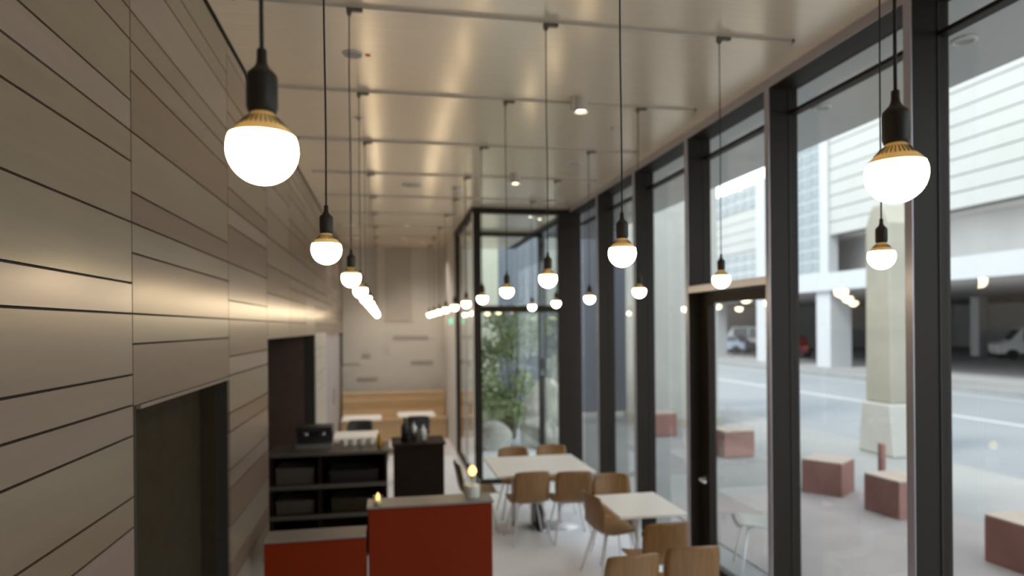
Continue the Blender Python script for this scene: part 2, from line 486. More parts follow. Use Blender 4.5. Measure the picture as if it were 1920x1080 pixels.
# tan column across the forecourt
tc = empty('concrete_column', (9.2, 10.9, -0.02)); tag(tc, 'tan concrete column with flared base standing across the forecourt', 'column')
MB().prism([(-0.33, 0.95), (0.33, 0.95), (0.30, 4.25), (0.12, 4.62), (-0.12, 4.62), (-0.30, 4.25)], 'x', -0.24, 0.24).build('shaft', 'concrete_tan', tc, bevel=0.03)
MB().prism([(-0.46, 0.0), (0.46, 0.0), (0.36, 0.95), (-0.36, 0.95)], 'x', -0.30, 0.30).build('base', 'concrete_pale', tc, bevel=0.03)

# terracotta cube seats
def cube_seat(x, y, rz, w, h, label, d=None):
    e = empty('cube_seat', (x, y, -0.012), rz)
    tag(e, label, 'cube seat', 'terracotta cube seats on the forecourt')
    d = d or w
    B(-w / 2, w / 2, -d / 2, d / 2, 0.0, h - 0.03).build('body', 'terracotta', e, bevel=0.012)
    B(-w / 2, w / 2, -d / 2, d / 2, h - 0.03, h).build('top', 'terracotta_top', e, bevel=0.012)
    return e
cube_seat(6.24, 8.60, 0.62, 0.55, 0.48, 'terracotta cube seat with two faces showing, left of the post cube')
cube_seat(6.38, 7.42, 0.10, 0.55, 0.48, 'terracotta cube seat with a short dark post rising behind it')
cube_seat(6.25, 5.45, 0.05, 0.62, 0.48, 'brown cube seat cut off by the right edge of the picture', 0.62)
cube_seat(6.3, 11.4, 0.0, 0.60, 0.48, 'brown cube seat seen through the glass door', 0.5)
cube_seat(5.95, 13.9, 0.0, 0.55, 0.5, 'farthest red brown cube seat, in front of the tall pale block')
bo = empty('bollard', (6.75, 8.15, -0.012)); tag(bo, 'short dark red post standing behind a terracotta cube', 'post')
MB().lathe([(0.05, 0), (0.05, 0.72), (0.04, 0.75), (0.0, 0.755)], 14, cap=False).build('shaft', 'terracotta', bo, smooth=True)
MB().lathe([(0.08, 0), (0.08, 0.02)], 14).build('foot', 'steel', bo)

# ------------------------------------------------------------------ parking building across the street
FX = 24.0
gb = empty('parking_building', (FX, 30, 0)); tag(gb, 'white plank clad parking building with open garage across the street', 'building')
def gpart(name, m, x0, x1, y0, y1, z0, z1, parent=None, bevel=0):
    return B(x0, x1, y0 - 30, y1 - 30, z0, z1).build(name, m, parent or gb, bevel=bevel)
gpart('upper_wall', 'facade_joint', 0.12, 0.6, -10, 33.0, 7.25, 13.3)
for i in range(8):
    z = 7.25 + 0.715 * i
    for (a, b_) in ((-10, 11.5), (11.5, 33.0)):
        gpart('panel', 'facade_white', 0.0, 0.12, a + 0.01, b_ - 0.01, z + 0.025, z + 0.69)
gpart('parapet_band', 'facade_band', -0.25, 0.5, -10, 47.0, 4.22, 5.18)
gpart('deck', 'garage_dark', 0.5, 26, -10, 60, 4.22, 4.6)
gpart('upper_ceiling', 'garage_dark', 0.6, 26, -10, 47, 7.3, 7.6)
gpart('upper_back_wall', 'garage_dark', 2.6, 3.0, -10, 47, 4.6, 7.3)
gpart('garage_floor', 'garage_floor', 0.0, 40, -10, 60, -0.3, -0.0)
gpart('garage_back_wall', 'garage_dark', 34, 34.4, -10, 60, 0, 4.3)
gpart('garage_end_wall', 'garage_dark', 2.0, 34, 59.5, 60, 0, 4.22)
gpart('garage_end_wall', 'garage_dark', 2.0, 34, -10.5, -10, 0, 4.22)
gpart('garage_ceiling', 'garage_dark', 26, 34, -10, 60, 4.22, 4.6)
# pilaster and tall grid window
gpart('pilaster', 'facade_band', -0.12, 0.5, 32.75, 33.45, 5.18, 13.3)
gw = gpart('tall_window', 'facade_band', 0.25, 0.4, 33.45, 36.4, 5.18, 13.3)
for c in range(3):
    for r in range(11):
        y = 33.55 + c * 0.95; z = 5.35 + r * 0.70
        gpart('pane', 'facade_glass', 0.20, 0.25, y + 0.05, y + 0.85, z + 0.05, z + 0.60, gw)
gpart('pilaster', 'facade_band', -0.12, 0.5, 36.4, 37.2, 0, 13.3)
# lower wing farther along the street
gpart('pilaster', 'facade_band', -0.12, 0.5, 38.9, 40.0, 0, 11.8)
gpart('wing_wall', 'facade_joint', 0.12, 0.6, 37.2, 47.0, 5.18, 11.75)
for i in range(4):
    z = 7.35 + 0.69 * i
    gpart('panel', 'facade_white', 0.0, 0.12, 40.0, 47.0, z + 0.02, z + 0.67)
for (z0, z1, nr, nc) in ((10.15, 11.6, 2, 6), (5.25, 7.3, 3, 6)):
    ww = gpart('grid_window', 'facade_band', 0.02, 0.12, 40.0, 47.0, z0, z1)
    dz = (z1 - z0) / nr; dy = 7.0 / nc
    for r in range(nr):
        for c in range(nc):
            gpart('pane', 'facade_glass', -0.03, 0.02, 40.0 + dy * c + 0.13, 40.0 + dy * (c + 1) - 0.13, z0 + dz * r + 0.1, z0 + dz * (r + 1) - 0.1, ww)
# ground level columns
for y in (33.3, 47.0):
    gpart('column', 'facade_band', -0.05, 1.25, y - 0.6, y + 0.6, 0, 4.22)
for (x, y) in ((9, 36), (9, 27.5), (18, 33), (18, 25), (9, 18.5), (18, 41), (9, 45), (27, 35), (27, 28)):
    gpart('inner_column', 'garage_dark', x - 0.35, x + 0.35, y - 0.35, y + 0.35, 0, 4.22)

# far end-of-street building behind the vehicles
eb = empty('street_end_building', (20, 95, 0)); tag(eb, 'pale building closing the far end of the street', 'building')
B(-18, 20, 0, 6, 0, 9).build('wall', 'facade_white', eb)
for i in range(8):
    B(-16 + 4.4 * i, -13.4 + 4.4 * i, -0.1, 0.0, 1.0, 3.2).build('window', 'facade_glass', eb)
    B(-16 + 4.4 * i, -13.4 + 4.4 * i, -0.1, 0.0, 4.6, 6.8).build('window', 'facade_glass', eb)

def car(x, y, z, rz, paint, label, L=4.4, H=1.5, van=False):
    e = empty('car', (x, y, z), rz); tag(e, label, 'car')
    hw = 0.88
    if van:
        low = [(-L / 2, 0.35), (L / 2 - 0.1, 0.35), (L / 2, 0.6), (L / 2 - 0.02, 0.95), (L / 2 - 0.75, 1.12), (-L / 2, 1.12)]
        top = [(-L / 2, 1.12), (L / 2 - 0.75, 1.12), (L / 2 - 1.45, H), (-L / 2 + 0.05, H)]
    else:
        low = [(-L / 2, 0.35), (L / 2 - 0.1, 0.33), (L / 2, 0.55), (L / 2 - 0.1, 0.78), (L / 2 - 1.1, 0.95), (-L / 2 + 0.5, 0.98), (-L / 2 + 0.02, 0.9)]
        top = [(-L / 2 + 0.45, 0.98), (L / 2 - 1.1, 0.95), (L / 2 - 1.75, H), (-L / 2 + 1.0, H)]
    body = MB().prism(low, 'y', -hw, hw).build('body', paint, e, bevel=0.06)
    # cabin narrows towards the roof
    cb = MB().prism(top, 'y', -hw + 0.04, hw - 0.04)
    zmx = max(t[1] for t in top)
    cb.v = [(a, b_ * (0.84 if c > zmx - 0.05 else 1), c) for a, b_, c in cb.v]
    cb.build('cabin', paint, e, bevel=0.04)
    for s in (-1, 1):
        xs0 = min(t[0] for t in top) + 0.35; xs1 = L / 2 - (1.5 if van else 1.75)
        for (a, b_) in ((xs0, (xs0 + xs1) / 2 - 0.04), ((xs0 + xs1) / 2 + 0.04, xs1)):
            g = MB(); zb = 1.04 if not van else 1.17; zt = H - 0.1
            ya = s * (hw - 0.035); yb = s * (hw * 0.87)
            g.v = [(a, ya, zb), (b_, ya, zb), (b_ - 0.05, yb, zt), (a + 0.05, yb, zt), (a, ya - s * 0.03, zb), (b_, ya - s * 0.03, zb), (b_ - 0.05, yb - s * 0.03, zt), (a + 0.05, yb - s * 0.03, zt)]
            g.f = [(0, 1, 2, 3), (4, 5, 6, 7), (0, 1, 5, 4), (1, 2, 6, 5), (2, 3, 7, 6), (3, 0, 4, 7)]
            g.build('side_window', 'car_glass', e)
        for wx in (-L / 2 + 0.8, L / 2 - 0.85):
            wh = MB().lathe([(0.0, 0), (0.2, 0.0), (0.32, 0.01), (0.32, 0.2), (0.0, 0.2)], 18, cap=False)
            o = wh.build('wheel', 'tyre', e)
            o.rotation_euler = (math.pi / 2, 0, 0); o.location = (wx, s * hw + (0.02 if s < 0 else 0.18) * 1, 0.32)
        B(L / 2 - 0.06, L / 2 + 0.01, s * 0.62 - 0.16, s * 0.62 + 0.16, 0.62, 0.76).build('headlight', 'chrome', e)
        B(-L / 2 - 0.015, -L / 2 + 0.05, s * 0.68 - 0.12, s * 0.68 + 0.12, 0.68, 0.86).build('tail_light', 'car_light', e)
    # windscreen
    (xa, za), (xb_, zb_) = top[1], top[2]
    g = MB(); k1, k2 = 0.12, 0.9
    P = lambda t, s, o: (xa + (xb_ - xa) * t + o, s * (hw - 0.1 - 0.12 * t), za + (zb_ - za) * t + o * 0.5)
    g.v = [P(k1, -1, 0.02), P(k1, 1, 0.02), P(k2, 1, 0.02), P(k2, -1, 0.02), P(k1, -1, -0.02), P(k1, 1, -0.02), P(k2, 1, -0.02), P(k2, -1, -0.02)]
    g.f = [(0, 1, 2, 3), (4, 5, 6, 7), (0, 1, 5, 4), (1, 2, 6, 5), (2, 3, 7, 6), (3, 0, 4, 7)]
    g.build('windscreen', 'car_glass', e)
    return e
car(41.6, 36.4, 0, math.radians(150), 'car_white', 'white van parked in the garage at the right edge', 4.8, 2.0, True)
car(29.6, 44.6, 0, math.radians(60), 'car_red', 'dark red car parked in the garage behind the white column')
car(28.6, 52.6, 0, math.radians(120), 'car_blue', 'pale blue grey car parked across the street, seen through the door glass')
car(32.2, 55.5, 0, math.radians(120), 'car_white', 'white van parked beyond the blue car', 5.0, 2.2, True)

# ------------------------------------------------------------------ bush and boulders behind the glass box
def leaves(n, centers, size, seed, m, name, parent):
    r = random.Random(seed); mb = MB()
    for i in range(n):
        c, rad = r.choice(centers)
        d = Vector((r.gauss(0, 1), r.gauss(0, 1), r.gauss(0, 1))).normalized() * rad * (r.random() ** 0.4)
        p = Vector(c) + d
        a = Vector((r.gauss(0, 1), r.gauss(0, 1), r.gauss(0, 0.6))).normalized()
        b = a.orthogonal().normalized(); s = size * r.uniform(0.6, 1.2)
        nn = len(mb.v)
        mb.v += [tuple(p - a * s), tuple(p + b * s * 0.45 - a * 0.1 * s), tuple(p + a * s), tuple(p - b * s * 0.45 - a * 0.1 * s)]
        mb.f.append((nn, nn + 1, nn + 2, nn + 3))
    o = mb.build(name, m, parent); o['kind'] = 'stuff'
    return o
bu = empty('leafy_shrub', (2.62, 14.0, -0.02)); tag(bu, 'tall loose green shrub growing behind the glass box', 'shrub')
cl = [((random.uniform(-0.75, 0.55), random.uniform(-0.4, 0.4), random.uniform(0.6, 2.7)), random.uniform(0.22, 0.38)) for _ in range(34)]
st = MB()
for c, r_ in cl[:14]:
    st.tube([(c[0] * 0.1, c[1] * 0.1, 0), (c[0] * 0.4, c[1] * 0.4, c[2] * 0.5), c], [0.025, 0.018, 0.008], 6)
st.build('stems', 'bark', bu)
leaves(3200, cl, 0.06, 4, 'leaf', 'foliage', bu)
leaves(1500, [(c, r_ * 1.1) for c, r_ in cl], 0.045, 5, 'leaf_light', 'young_foliage', bu)

def boulder(x, y, sx, sy, sz, seed, label):
    bm = bmesh.new(); bmesh.ops.create_icosphere(bm, subdivisions=3, radius=1)
    r = random.Random(seed); ph = [r.uniform(0, 6) for _ in range(6)]
    for v in bm.verts:
        c = v.co.copy()
        f = 1 + 0.13 * math.sin(2.3 * c.x + ph[0]) + 0.11 * math.sin(3.1 * c.y + ph[1]) + 0.09 * math.sin(4.3 * c.z + ph[2] + c.x * 2)
        v.co = Vector((c.x * f * sx, c.y * f * sy, max(-0.55, c.z * f) * sz))
    me = bpy.data.meshes.new('boulder'); bm.to_mesh(me); bm.free()
    me.materials.append(MATS['rock'])
    o = link('boulder', me, loc=(x, y, -0.03 + 0.55 * sz))
    tag(o, label, 'rock', 'boulders by the shrub')
boulder(2.05, 13.08, 0.42, 0.35, 0.34, 1, 'broad grey boulder in front of the shrub, left of the others')
boulder(2.92, 13.08, 0.34, 0.32, 0.42, 2, 'middle grey boulder in front of the shrub')
boulder(3.45, 14.6, 0.55, 0.45, 0.75, 3, 'tall pale boulder right of the shrub')

# soffit downlights
def downlight(x, y, z, r, label, lit=True, face='spot_face'):
    e = empty('recessed_light', (x, y, z)); tag(e, label, 'ceiling light', 'recessed ceiling lights')
    MB().lathe([(r, 0), (r, -0.008), (r * 0.72, -0.014), (r * 0.68, -0.002)], 28, cap=False).build('ring', 'fixture_white', e, smooth=True)
    MB().lathe([(r * 0.7, -0.002), (r * 0.7, -0.006)], 24).build('lens', face if lit else 'fixture_grey', e)
downlight(3.664, 3.665, CZ, 0.075, 'round recessed light in the outside soffit at upper right', False)
downlight(2.36, 10.75, CZ, 0.055, 'left of the two small lights inside the glass box')
downlight(2.56, 10.95, CZ, 0.055, 'right of the two small lights inside the glass box')
downlight(3.60, 5.0, CZ, 0.075, 'round recessed light in the outside soffit above the tan column', False)

# added fill lights, not seen there, to brighten the far end
for i, (x, y) in enumerate(((-0.55, 13.7), (0.38, 13.7), (0.78, 14.3), (-0.55, 12.0), (0.38, 12.0))):
    downlight(x, y, CZ, 0.05, ['left small added fill light in front of the end wall', 'middle small added fill light in front of the end wall', 'right small added fill light in front of the end wall', 'small added fill light near the far door', 'small added fill light between the far bulbs'][i], True, 'spot_soft')
    ld = bpy.data.lights.new('added_fill_spot', 'SPOT'); ld.energy = 34; ld.spot_size = math.radians(120); ld.spot_blend = 0.8; ld.shadow_soft_size = 0.05; ld.color = (1, 0.93, 0.84)
    lo = bpy.data.objects.new('added_fill_spot', ld); COL.objects.link(lo); lo.location = (x, y, CZ - 0.03)

# ------------------------------------------------------------------ ceiling rails and pendants
ORD = ['first', 'second', 'third', 'fourth', 'fifth', 'sixth', 'seventh', 'eighth', 'ninth', 'tenth', 'eleventh', 'twelfth']
NTR = 11
for k in range(NTR):
    y = TY0 + TSP * k
    xe = 2.56 if y < 9.9 else 1.16
    e = empty('ceiling_rail', (0, y, CZ))
    if k < 2: lab = ('nearest' if k == 0 else 'second nearest') + ' thin metal ceiling rail, just above the top of the picture'
    else: lab = '%s thin metal ceiling rail from the top of the picture' % ORD[k - 2]
    tag(e, lab, 'ceiling rail', 'ceiling rails for the pendants')
    B(-0.80, xe, -0.003, 0.003, -0.014, 0.0).build('web', 'rail_metal', e)
    B(-0.80, xe, -0.007, 0.007, -0.018, -0.014).build('flange', 'rail_metal', e)
    B(-0.81, -0.80, -0.012, 0.012, -0.021, 0.0).build('end_cap', 'clip_metal', e)
    B(xe, xe + 0.01, -0.012, 0.012, -0.021, 0.0).build('end_cap', 'clip_metal', e)

BZ = HC + 0.282
R = 0.054
def arc_profile():
    pr = []
    for i in range(15):
        t = -math.pi / 2 + (math.pi / 2 + math.asin(0.0205 / R)) * i / 14
        pr.append((R * math.cos(t), R * math.sin(t)))
    return pr
me_globe = MB().lathe(arc_profile(), 40, cap=False).mesh('bulb', 'bulb_glow', True)
colp = [(0.0500, 0.0205), (0.0492, 0.0230), (0.0455, 0.0270), (0.0395, 0.0335), (0.0330, 0.0400), (0.0270, 0.0465), (0.0215, 0.0525), (0.0178, 0.0575), (0.0165, 0.061)]
me_collar = MB().lathe(colp, 40, cap=False).mesh('collar', 'bulb_cream', True)
vm = MB()
for i in range(30):
    a = 2 * math.pi * i / 30; da = 0.045
    n = len(vm.v)
    for (r_, z_) in ((0.0385, 0.0362), (0.0243, 0.0510)):
        for s_ in (-1, 1):
            dd = 0.0009 * s_ * (1.0 if r_ > 0.03 else 0.8)
            vm.v.append((math.cos(a) * r_ - math.sin(a) * dd, math.sin(a) * r_ + math.cos(a) * dd, z_))
            vm.v.append((math.cos(a) * (r_ - 0.003) - math.sin(a) * dd, math.sin(a) * (r_ - 0.003) + math.cos(a) * dd, z_ - 0.003))
    vm.f += [(n, n + 2, n + 6, n + 4), (n, n + 1, n + 3, n + 2), (n + 4, n + 5, n + 7, n + 6), (n, n + 1, n + 5, n + 4), (n + 2, n + 3, n + 7, n + 6)]
me_vent = vm.mesh('vent_slots', 'vent_brown')
sock = [(0.0165, 0.0575), (0.021, 0.0585), (0.0225, 0.063), (0.0238, 0.066), (0.0238, 0.113), (0.0225, 0.1185), (0.0175, 0.124), (0.0115, 0.130), (0.0085, 0.137), (0.0076, 0.145), (0.0076, 0.156), (0.0065, 0.159)]
me_sock = MB().lathe(sock, 32).mesh('socket', 'rubber_black', True)
clip = MB().box(-0.014, 0.014, -0.014, 0.014, -0.05, -0.02).box(-0.014, 0.075, -0.012, 0.012, -0.036, -0.018).box(-0.008, 0.008, -0.008, 0.008, -0.062, -0.05)
me_clip = clip.mesh('rail_clip', 'clip_metal')
def pendant(x, y, label, seed):
    e = empty('pendant_lamp', (x, y, BZ)); tag(e, label, 'pendant lamp', 'bare bulb pendants')
    g = link('bulb', me_globe, e)
    link('collar', me_collar, g); link('vent_slots', me_vent, g)
    link('socket', me_sock, e)
    link('rail_clip', me_clip, e, loc=(0, 0, CZ - BZ))
    r = random.Random(seed); ph = r.uniform(0, 6); top = CZ - BZ - 0.055
    pts = []
    for i in range(15):
        t = i / 14; z = 0.157 + (top - 0.157) * t
        wv = 0.0022 * math.sin(math.pi * t) * math.sin(7 * t + ph)
        pts.append((wv, wv * 0.5, z))
    MB().tube(pts, 0.0033, 8).build('cord', 'cord_black', e, smooth=True)
    return e
XA = {0: -0.189, 1: -0.208}
XB = {0: 0.952, 1: 0.908}
for k in range(11):
    y = TY0 + TSP * k
    pendant(XA.get(k, -0.190), y, ('%s lit bulb pendant from the front in the row beside the plank wall' % ORD[k]), k)
    pendant(XB.get(k, 0.946), y, ('%s lit bulb pendant from the front in the middle row' % ORD[k]), 20 + k)
    if 1 <= k <= 6:
        pendant(2.058, y, ('%s lit bulb pendant from the front in the row beside the windows' % ORD[k - 1]), 40 + k)

# ceiling fittings
def disc(x, y, r, label):
    e = empty('ceiling_speaker', (x, y, CZ)); tag(e, label, 'speaker', 'round ceiling speakers')
    MB().lathe([(r, 0), (r, -0.006), (r * 0.9, -0.010), (r * 0.86, -0.006)], 30, cap=False).build('rim', 'fixture_white', e, smooth=True)
    MB().lathe([(r * 0.87, -0.001), (r * 0.87, -0.006)], 30).build('grille', 'fixture_grey', e)
disc(-0.203, 4.53, 0.066, 'grey round ceiling speaker beside a small red cap')
disc(2.072, 7.19, 0.075, 'grey round ceiling speaker in front of the windows')
disc(0.336, 8.58, 0.12, 'grey round ceiling speaker between the two rows of bulbs')
rc = empty('red_cap', (-0.103, 4.535, CZ)); tag(rc, 'small red round cap on the ceiling beside the speaker', 'cap')
MB().lathe([(0.019, 0), (0.019, -0.005), (0.012, -0.008), (0, -0.008)], 16, cap=False).build('cover', 'red_plastic', rc)
def spot(x, y, label, s=1.0):
    e = empty('ceiling_spotlight', (x, y, CZ)); tag(e, label, 'spotlight', 'surface mounted ceiling spotlights')
    MB().lathe([(0.056 * s, -0.0), (0.056 * s, -0.115 * s), (0.05 * s, -0.115 * s), (0.05 * s, -0.095 * s)], 28, cap=False).build('housing', 'fixture_white', e)
    f = MB().lathe([(0.05 * s, -0.095 * s), (0.05 * s, -0.100 * s)], 24).build('reflector', 'fixture_white', e)
    for (a, b_) in ((0, 0), (0.027, 0), (-0.027, 0), (0.013, 0.024), (-0.013, 0.024), (0.013, -0.024), (-0.013, -0.024)):
        MB().lathe([(0.0105 * s, -0.100 * s), (0.0105 * s, -0.104 * s)], 12, (a * s, b_ * s, 0)).build('led', 'lamp_face', f)
    B(-0.075 * s, -0.056 * s, -0.03 * s, 0.03 * s, -0.10 * s, 0.0).build('driver_box', 'fixture_white', e)
spot(1.535, 5.10, 'nearer white cylinder spotlight on the ceiling between the rails')
spot(1.53, 7.80, 'farther white cylinder spotlight on the ceiling between the rails')
def sprinkler(x, y, label):
    e = empty('sprinkler', (x, y, CZ)); tag(e, label, 'sprinkler', 'ceiling sprinklers')
    MB().lathe([(0.036, 0), (0.034, -0.006), (0.02, -0.010)], 20, cap=False).build('escutcheon', 'fixture_white', e)
    MB().lathe([(0.008, -0.004), (0.008, -0.04)], 10).build('stem', 'chrome', e)
    MB().lathe([(0.016, -0.04), (0.016, -0.043)], 16).build('deflector', 'chrome', e)
sprinkler(2.045, 5.81, 'small sprinkler head on the ceiling near the windows')
sprinkler(-0.219, 5.89, 'small sprinkler head beside the plank wall row of bulbs')
sd = empty('smoke_detector', (0.923, 8.66, CZ)); tag(sd, 'white smoke detector on the ceiling by the middle row', 'smoke detector')
MB().lathe([(0.06, 0), (0.06, -0.02), (0.045, -0.04), (0.0, -0.042)], 24, cap=False).build('dome', 'fixture_white', sd, smooth=True)
MB().lathe([(0.065, 0), (0.065, -0.008)], 24).build('base', 'fixture_white', sd)
ex = empty('exit_sign', (1.22, 12.75, 2.52)); tag(ex, 'small green lit sign at the far corner of the glass box', 'sign')
B(-0.045, 0.045, -0.03, -0.02, -0.06, 0.06).build('face', 'sign_green', ex)
B(-0.05, 0.05, -0.02, 0.02, -0.065, 0.065).build('case', 'fixture_white', ex)

# ------------------------------------------------------------------ chairs
def make_chair_meshes():
    # plywood shell: profile along the middle from seat front to back top, facing +Y
    prof = [(0.23, 0.435), (0.20, 0.452), (0.10, 0.450), (0.0, 0.440), (-0.10, 0.434), (-0.165, 0.445), (-0.205, 0.485), (-0.225, 0.55), (-0.243, 0.64), (-0.262, 0.73), (-0.275, 0.795), (-0.278, 0.82)]
    half = [0.20, 0.215, 0.222, 0.225, 0.222, 0.212, 0.205, 0.205, 0.208, 0.205, 0.195, 0.175]
    nv = 9; V = []; Fc = []
    for (y, z), h in zip(prof, half):
        back = max(0, min(1, (z - 0.46) / 0.15))
        for j in range(nv):
            t = -1 + 2 * j / (nv - 1)
            V.append((h * t, y + back * 0.05 * t * t, z + (1 - back) * 0.022 * t * t - (0.012 * t ** 4 if z > 0.81 else 0)))
    for i in range(len(prof) - 1):
        for j in range(nv - 1):
            a = i * nv + j
            Fc.append((a, a + 1, a + nv + 1, a + nv))
    th = 0.011
    bm = bmesh.new(); vs = [bm.verts.new(v) for v in V]
    for f in Fc: bm.faces.new([vs[i] for i in f])
    bmesh.ops.recalc_face_normals(bm, faces=bm.faces)
    bmesh.ops.solidify(bm, geom=bm.faces[:], thickness=th)
    me = bpy.data.meshes.new('seat_shell'); bm.to_mesh(me); bm.free()
    me.materials.append(MATS['plywood'])
    for p in me.polygons: p.use_smooth = True
    legs = []
    for sx in (-1, 1):
        for sy, y0, y1 in ((1, 0.13, 0.21), (-1, -0.13, -0.23)):
            legs.append(MB().tube([(sx * 0.13, y0, 0.425), (sx * 0.225, y1, 0.0)], 0.011, 8).mesh('leg', 'white_metal', True))
    fr = MB().tube([(-0.13, 0.13, 0.425), (0.13, -0.13, 0.425)], 0.010, 8).tube([(0.13, 0.13, 0.425), (-0.13, -0.13, 0.425)], 0.010, 8).mesh('under_frame', 'white_metal', True)
    return me, legs, fr
sh, lg, fr = make_chair_meshes()
sh2 = sh.copy(); sh2.materials.clear(); sh2.materials.append(MATS['black_plastic'])
sh3 = sh.copy(); sh3.materials.clear(); sh3.materials.append(MATS['wire_grey'])
def chair(x, y, rz, label, shell=sh, group='plywood shell chairs', z=0.0, name='shell_chair'):
    e = empty(name, (x, y, z), math.radians(rz)); tag(e, label, 'chair', group)
    link('seat_shell', shell, e)
    for l in lg: link('leg', l, e)
    link('under_frame', fr, e)
    return e
chair(1.55, 7.36, 2, 'plywood chair with its back to us, left of two at the larger white table')
chair(2.02, 7.28, -3, 'plywood chair with its back to us, right of two at the larger white table')
chair(1.62, 8.36, 180, 'plywood chair on the far side of the larger white table, left one')
chair(2.14, 8.42, 178, 'plywood chair on the far side of the larger white table, right one')
chair(1.04, 7.85, -88, 'plywood chair in profile at the left end of the larger white table')
chair(2.12, 6.12, -82, 'plywood chair in profile left of the small white table')
chair(2.33, 6.58, 176, 'plywood chair behind the small white table')
chair(2.20, 5.28, 4, 'plywood chair at the near side of the small white table')
chair(1.66, 4.62, 3, 'plywood chair cut by the bottom edge, left one of the two')
chair(2.18, 4.70, -6, 'plywood chair cut by the bottom edge, right one beside the door')
chair(3.62, 6.05, 70, 'grey shell chair standing outside the glass door', sh3, 'outdoor chairs', -0.02)

# tables
def table(x, y, wx, wy, label, cat='table', legs=1, base='white_metal', z=0.0, group=None):
    e = empty('cafe_table', (x, y, z)); tag(e, label, cat, group)
    B(-wx / 2, wx / 2, -wy / 2, wy / 2, 0.722, 0.75).build('table_top', 'table_white', e, bevel=0.006)
    xs = [0] if legs == 1 else [-wx / 4, wx / 4]
    for lx in xs:
        MB().lathe([(0.03, 0.02), (0.03, 0.722)], 16, (lx, 0, 0)).build('pedestal', base, e, smooth=True)
        MB().lathe([(0.23, 0.0), (0.23, 0.008), (0.05, 0.022), (0.03, 0.03)], 28, (lx, 0, 0)).build('base_plate', base, e, smooth=True)
        MB().box(lx - 0.15, lx + 0.15, -0.02, 0.02, 0.70, 0.722).build('bracket', base, e)
    return e
table(1.76, 7.80, 1.14, 1.05, 'larger white table ringed by plywood chairs near the glass box', legs=2)
table(2.28, 5.86, 0.62, 0.76, 'small white pedestal table beside the windows')
# bags under the larger table
bg = empty('shoulder_bag', (1.76, 7.80, 0), math.pi / 2); tag(bg, 'dark bag on the floor under the larger white table', 'bag')
MB().prism([(-0.2, 0), (0.2, 0), (0.17, 0.28), (-0.17, 0.28)], 'y', -0.045, 0.045).build('body', 'black_plastic', bg, bevel=0.03)
MB().tube([(-0.12, 0, 0.27), (-0.08, 0, 0.40), (0.08, 0, 0.40), (0.12, 0, 0.27)], 0.01, 8).build('strap', 'black_plastic', bg)

# ------------------------------------------------------------------ red partitions
p1 = empty('red_partition', (0.315, 5.05, 0)); tag(p1, 'taller orange red partition with grey ledge beside the aisle', 'partition')
B(-0.455, 0.455, -0.11, 0.13, 0.0, 1.085).build('body', 'orange_red', p1, bevel=0.008)
B(-0.465, 0.465, -0.12, 0.14, 1.085, 1.10).build('ledge', 'ledge_grey', p1, bevel=0.003)
p2 = empty('red_partition', (-0.50, 5.05, 0)); tag(p2, 'lower orange red partition between the plank wall and the taller one', 'partition')
B(-0.36, 0.345, -0.11, 0.13, 0.0, 0.885).build('body', 'orange_red', p2, bevel=0.008)
B(-0.36, 0.345, -0.12, 0.14, 0.885, 0.90).build('ledge', 'ledge_grey', p2, bevel=0.003)
def votive(x, y, z, label, r=0.035, h=0.07):
    e = empty('votive_candle', (x, y, z)); tag(e, label, 'candle', 'candles on the red partition')
    MB().lathe([(r * 0.85, 0), (r, h), (r - 0.004, h), (r * 0.8, 0.006)], 24, cap=False).build('glass_cup', 'glass_jar', e, smooth=True)
    w_ = MB().lathe([(r * 0.74, 0.006), (r * 0.76, h * 0.45)], 20).build('wax', 'wax', e)
    MB().lathe([(0.0, 0), (0.014, 0.008), (0.018, 0.022), (0.010, 0.045), (0.0, 0.06)], 14, (0, 0, h * 0.45), cap=False).build('flame', 'flame', w_, smooth=True)
votive(-0.07, 5.00, 1.10, 'glowing candle in a small glass at the left end of the red ledge')
jl = empty('jar_lamp', (0.64, 5.08, 1.10)); tag(jl, 'pale glass jar with a small glowing globe at the right end of the red ledge', 'lamp')
MB().lathe([(0.06, 0), (0.065, 0.01), (0.065, 0.12), (0.04, 0.15), (0.04, 0.165)], 24, cap=False).build('jar', 'glass_jar', jl, smooth=True)
MB().lathe([(0.055, 0.0), (0.058, 0.09)], 20).build('filling', 'ceramic', jl)
MB().lathe([(0.0, 0.155), (0.022, 0.165), (0.034, 0.19), (0.030, 0.215), (0.015, 0.235), (0.0, 0.24)], 20, cap=False).build('globe', 'flame', jl, smooth=True)

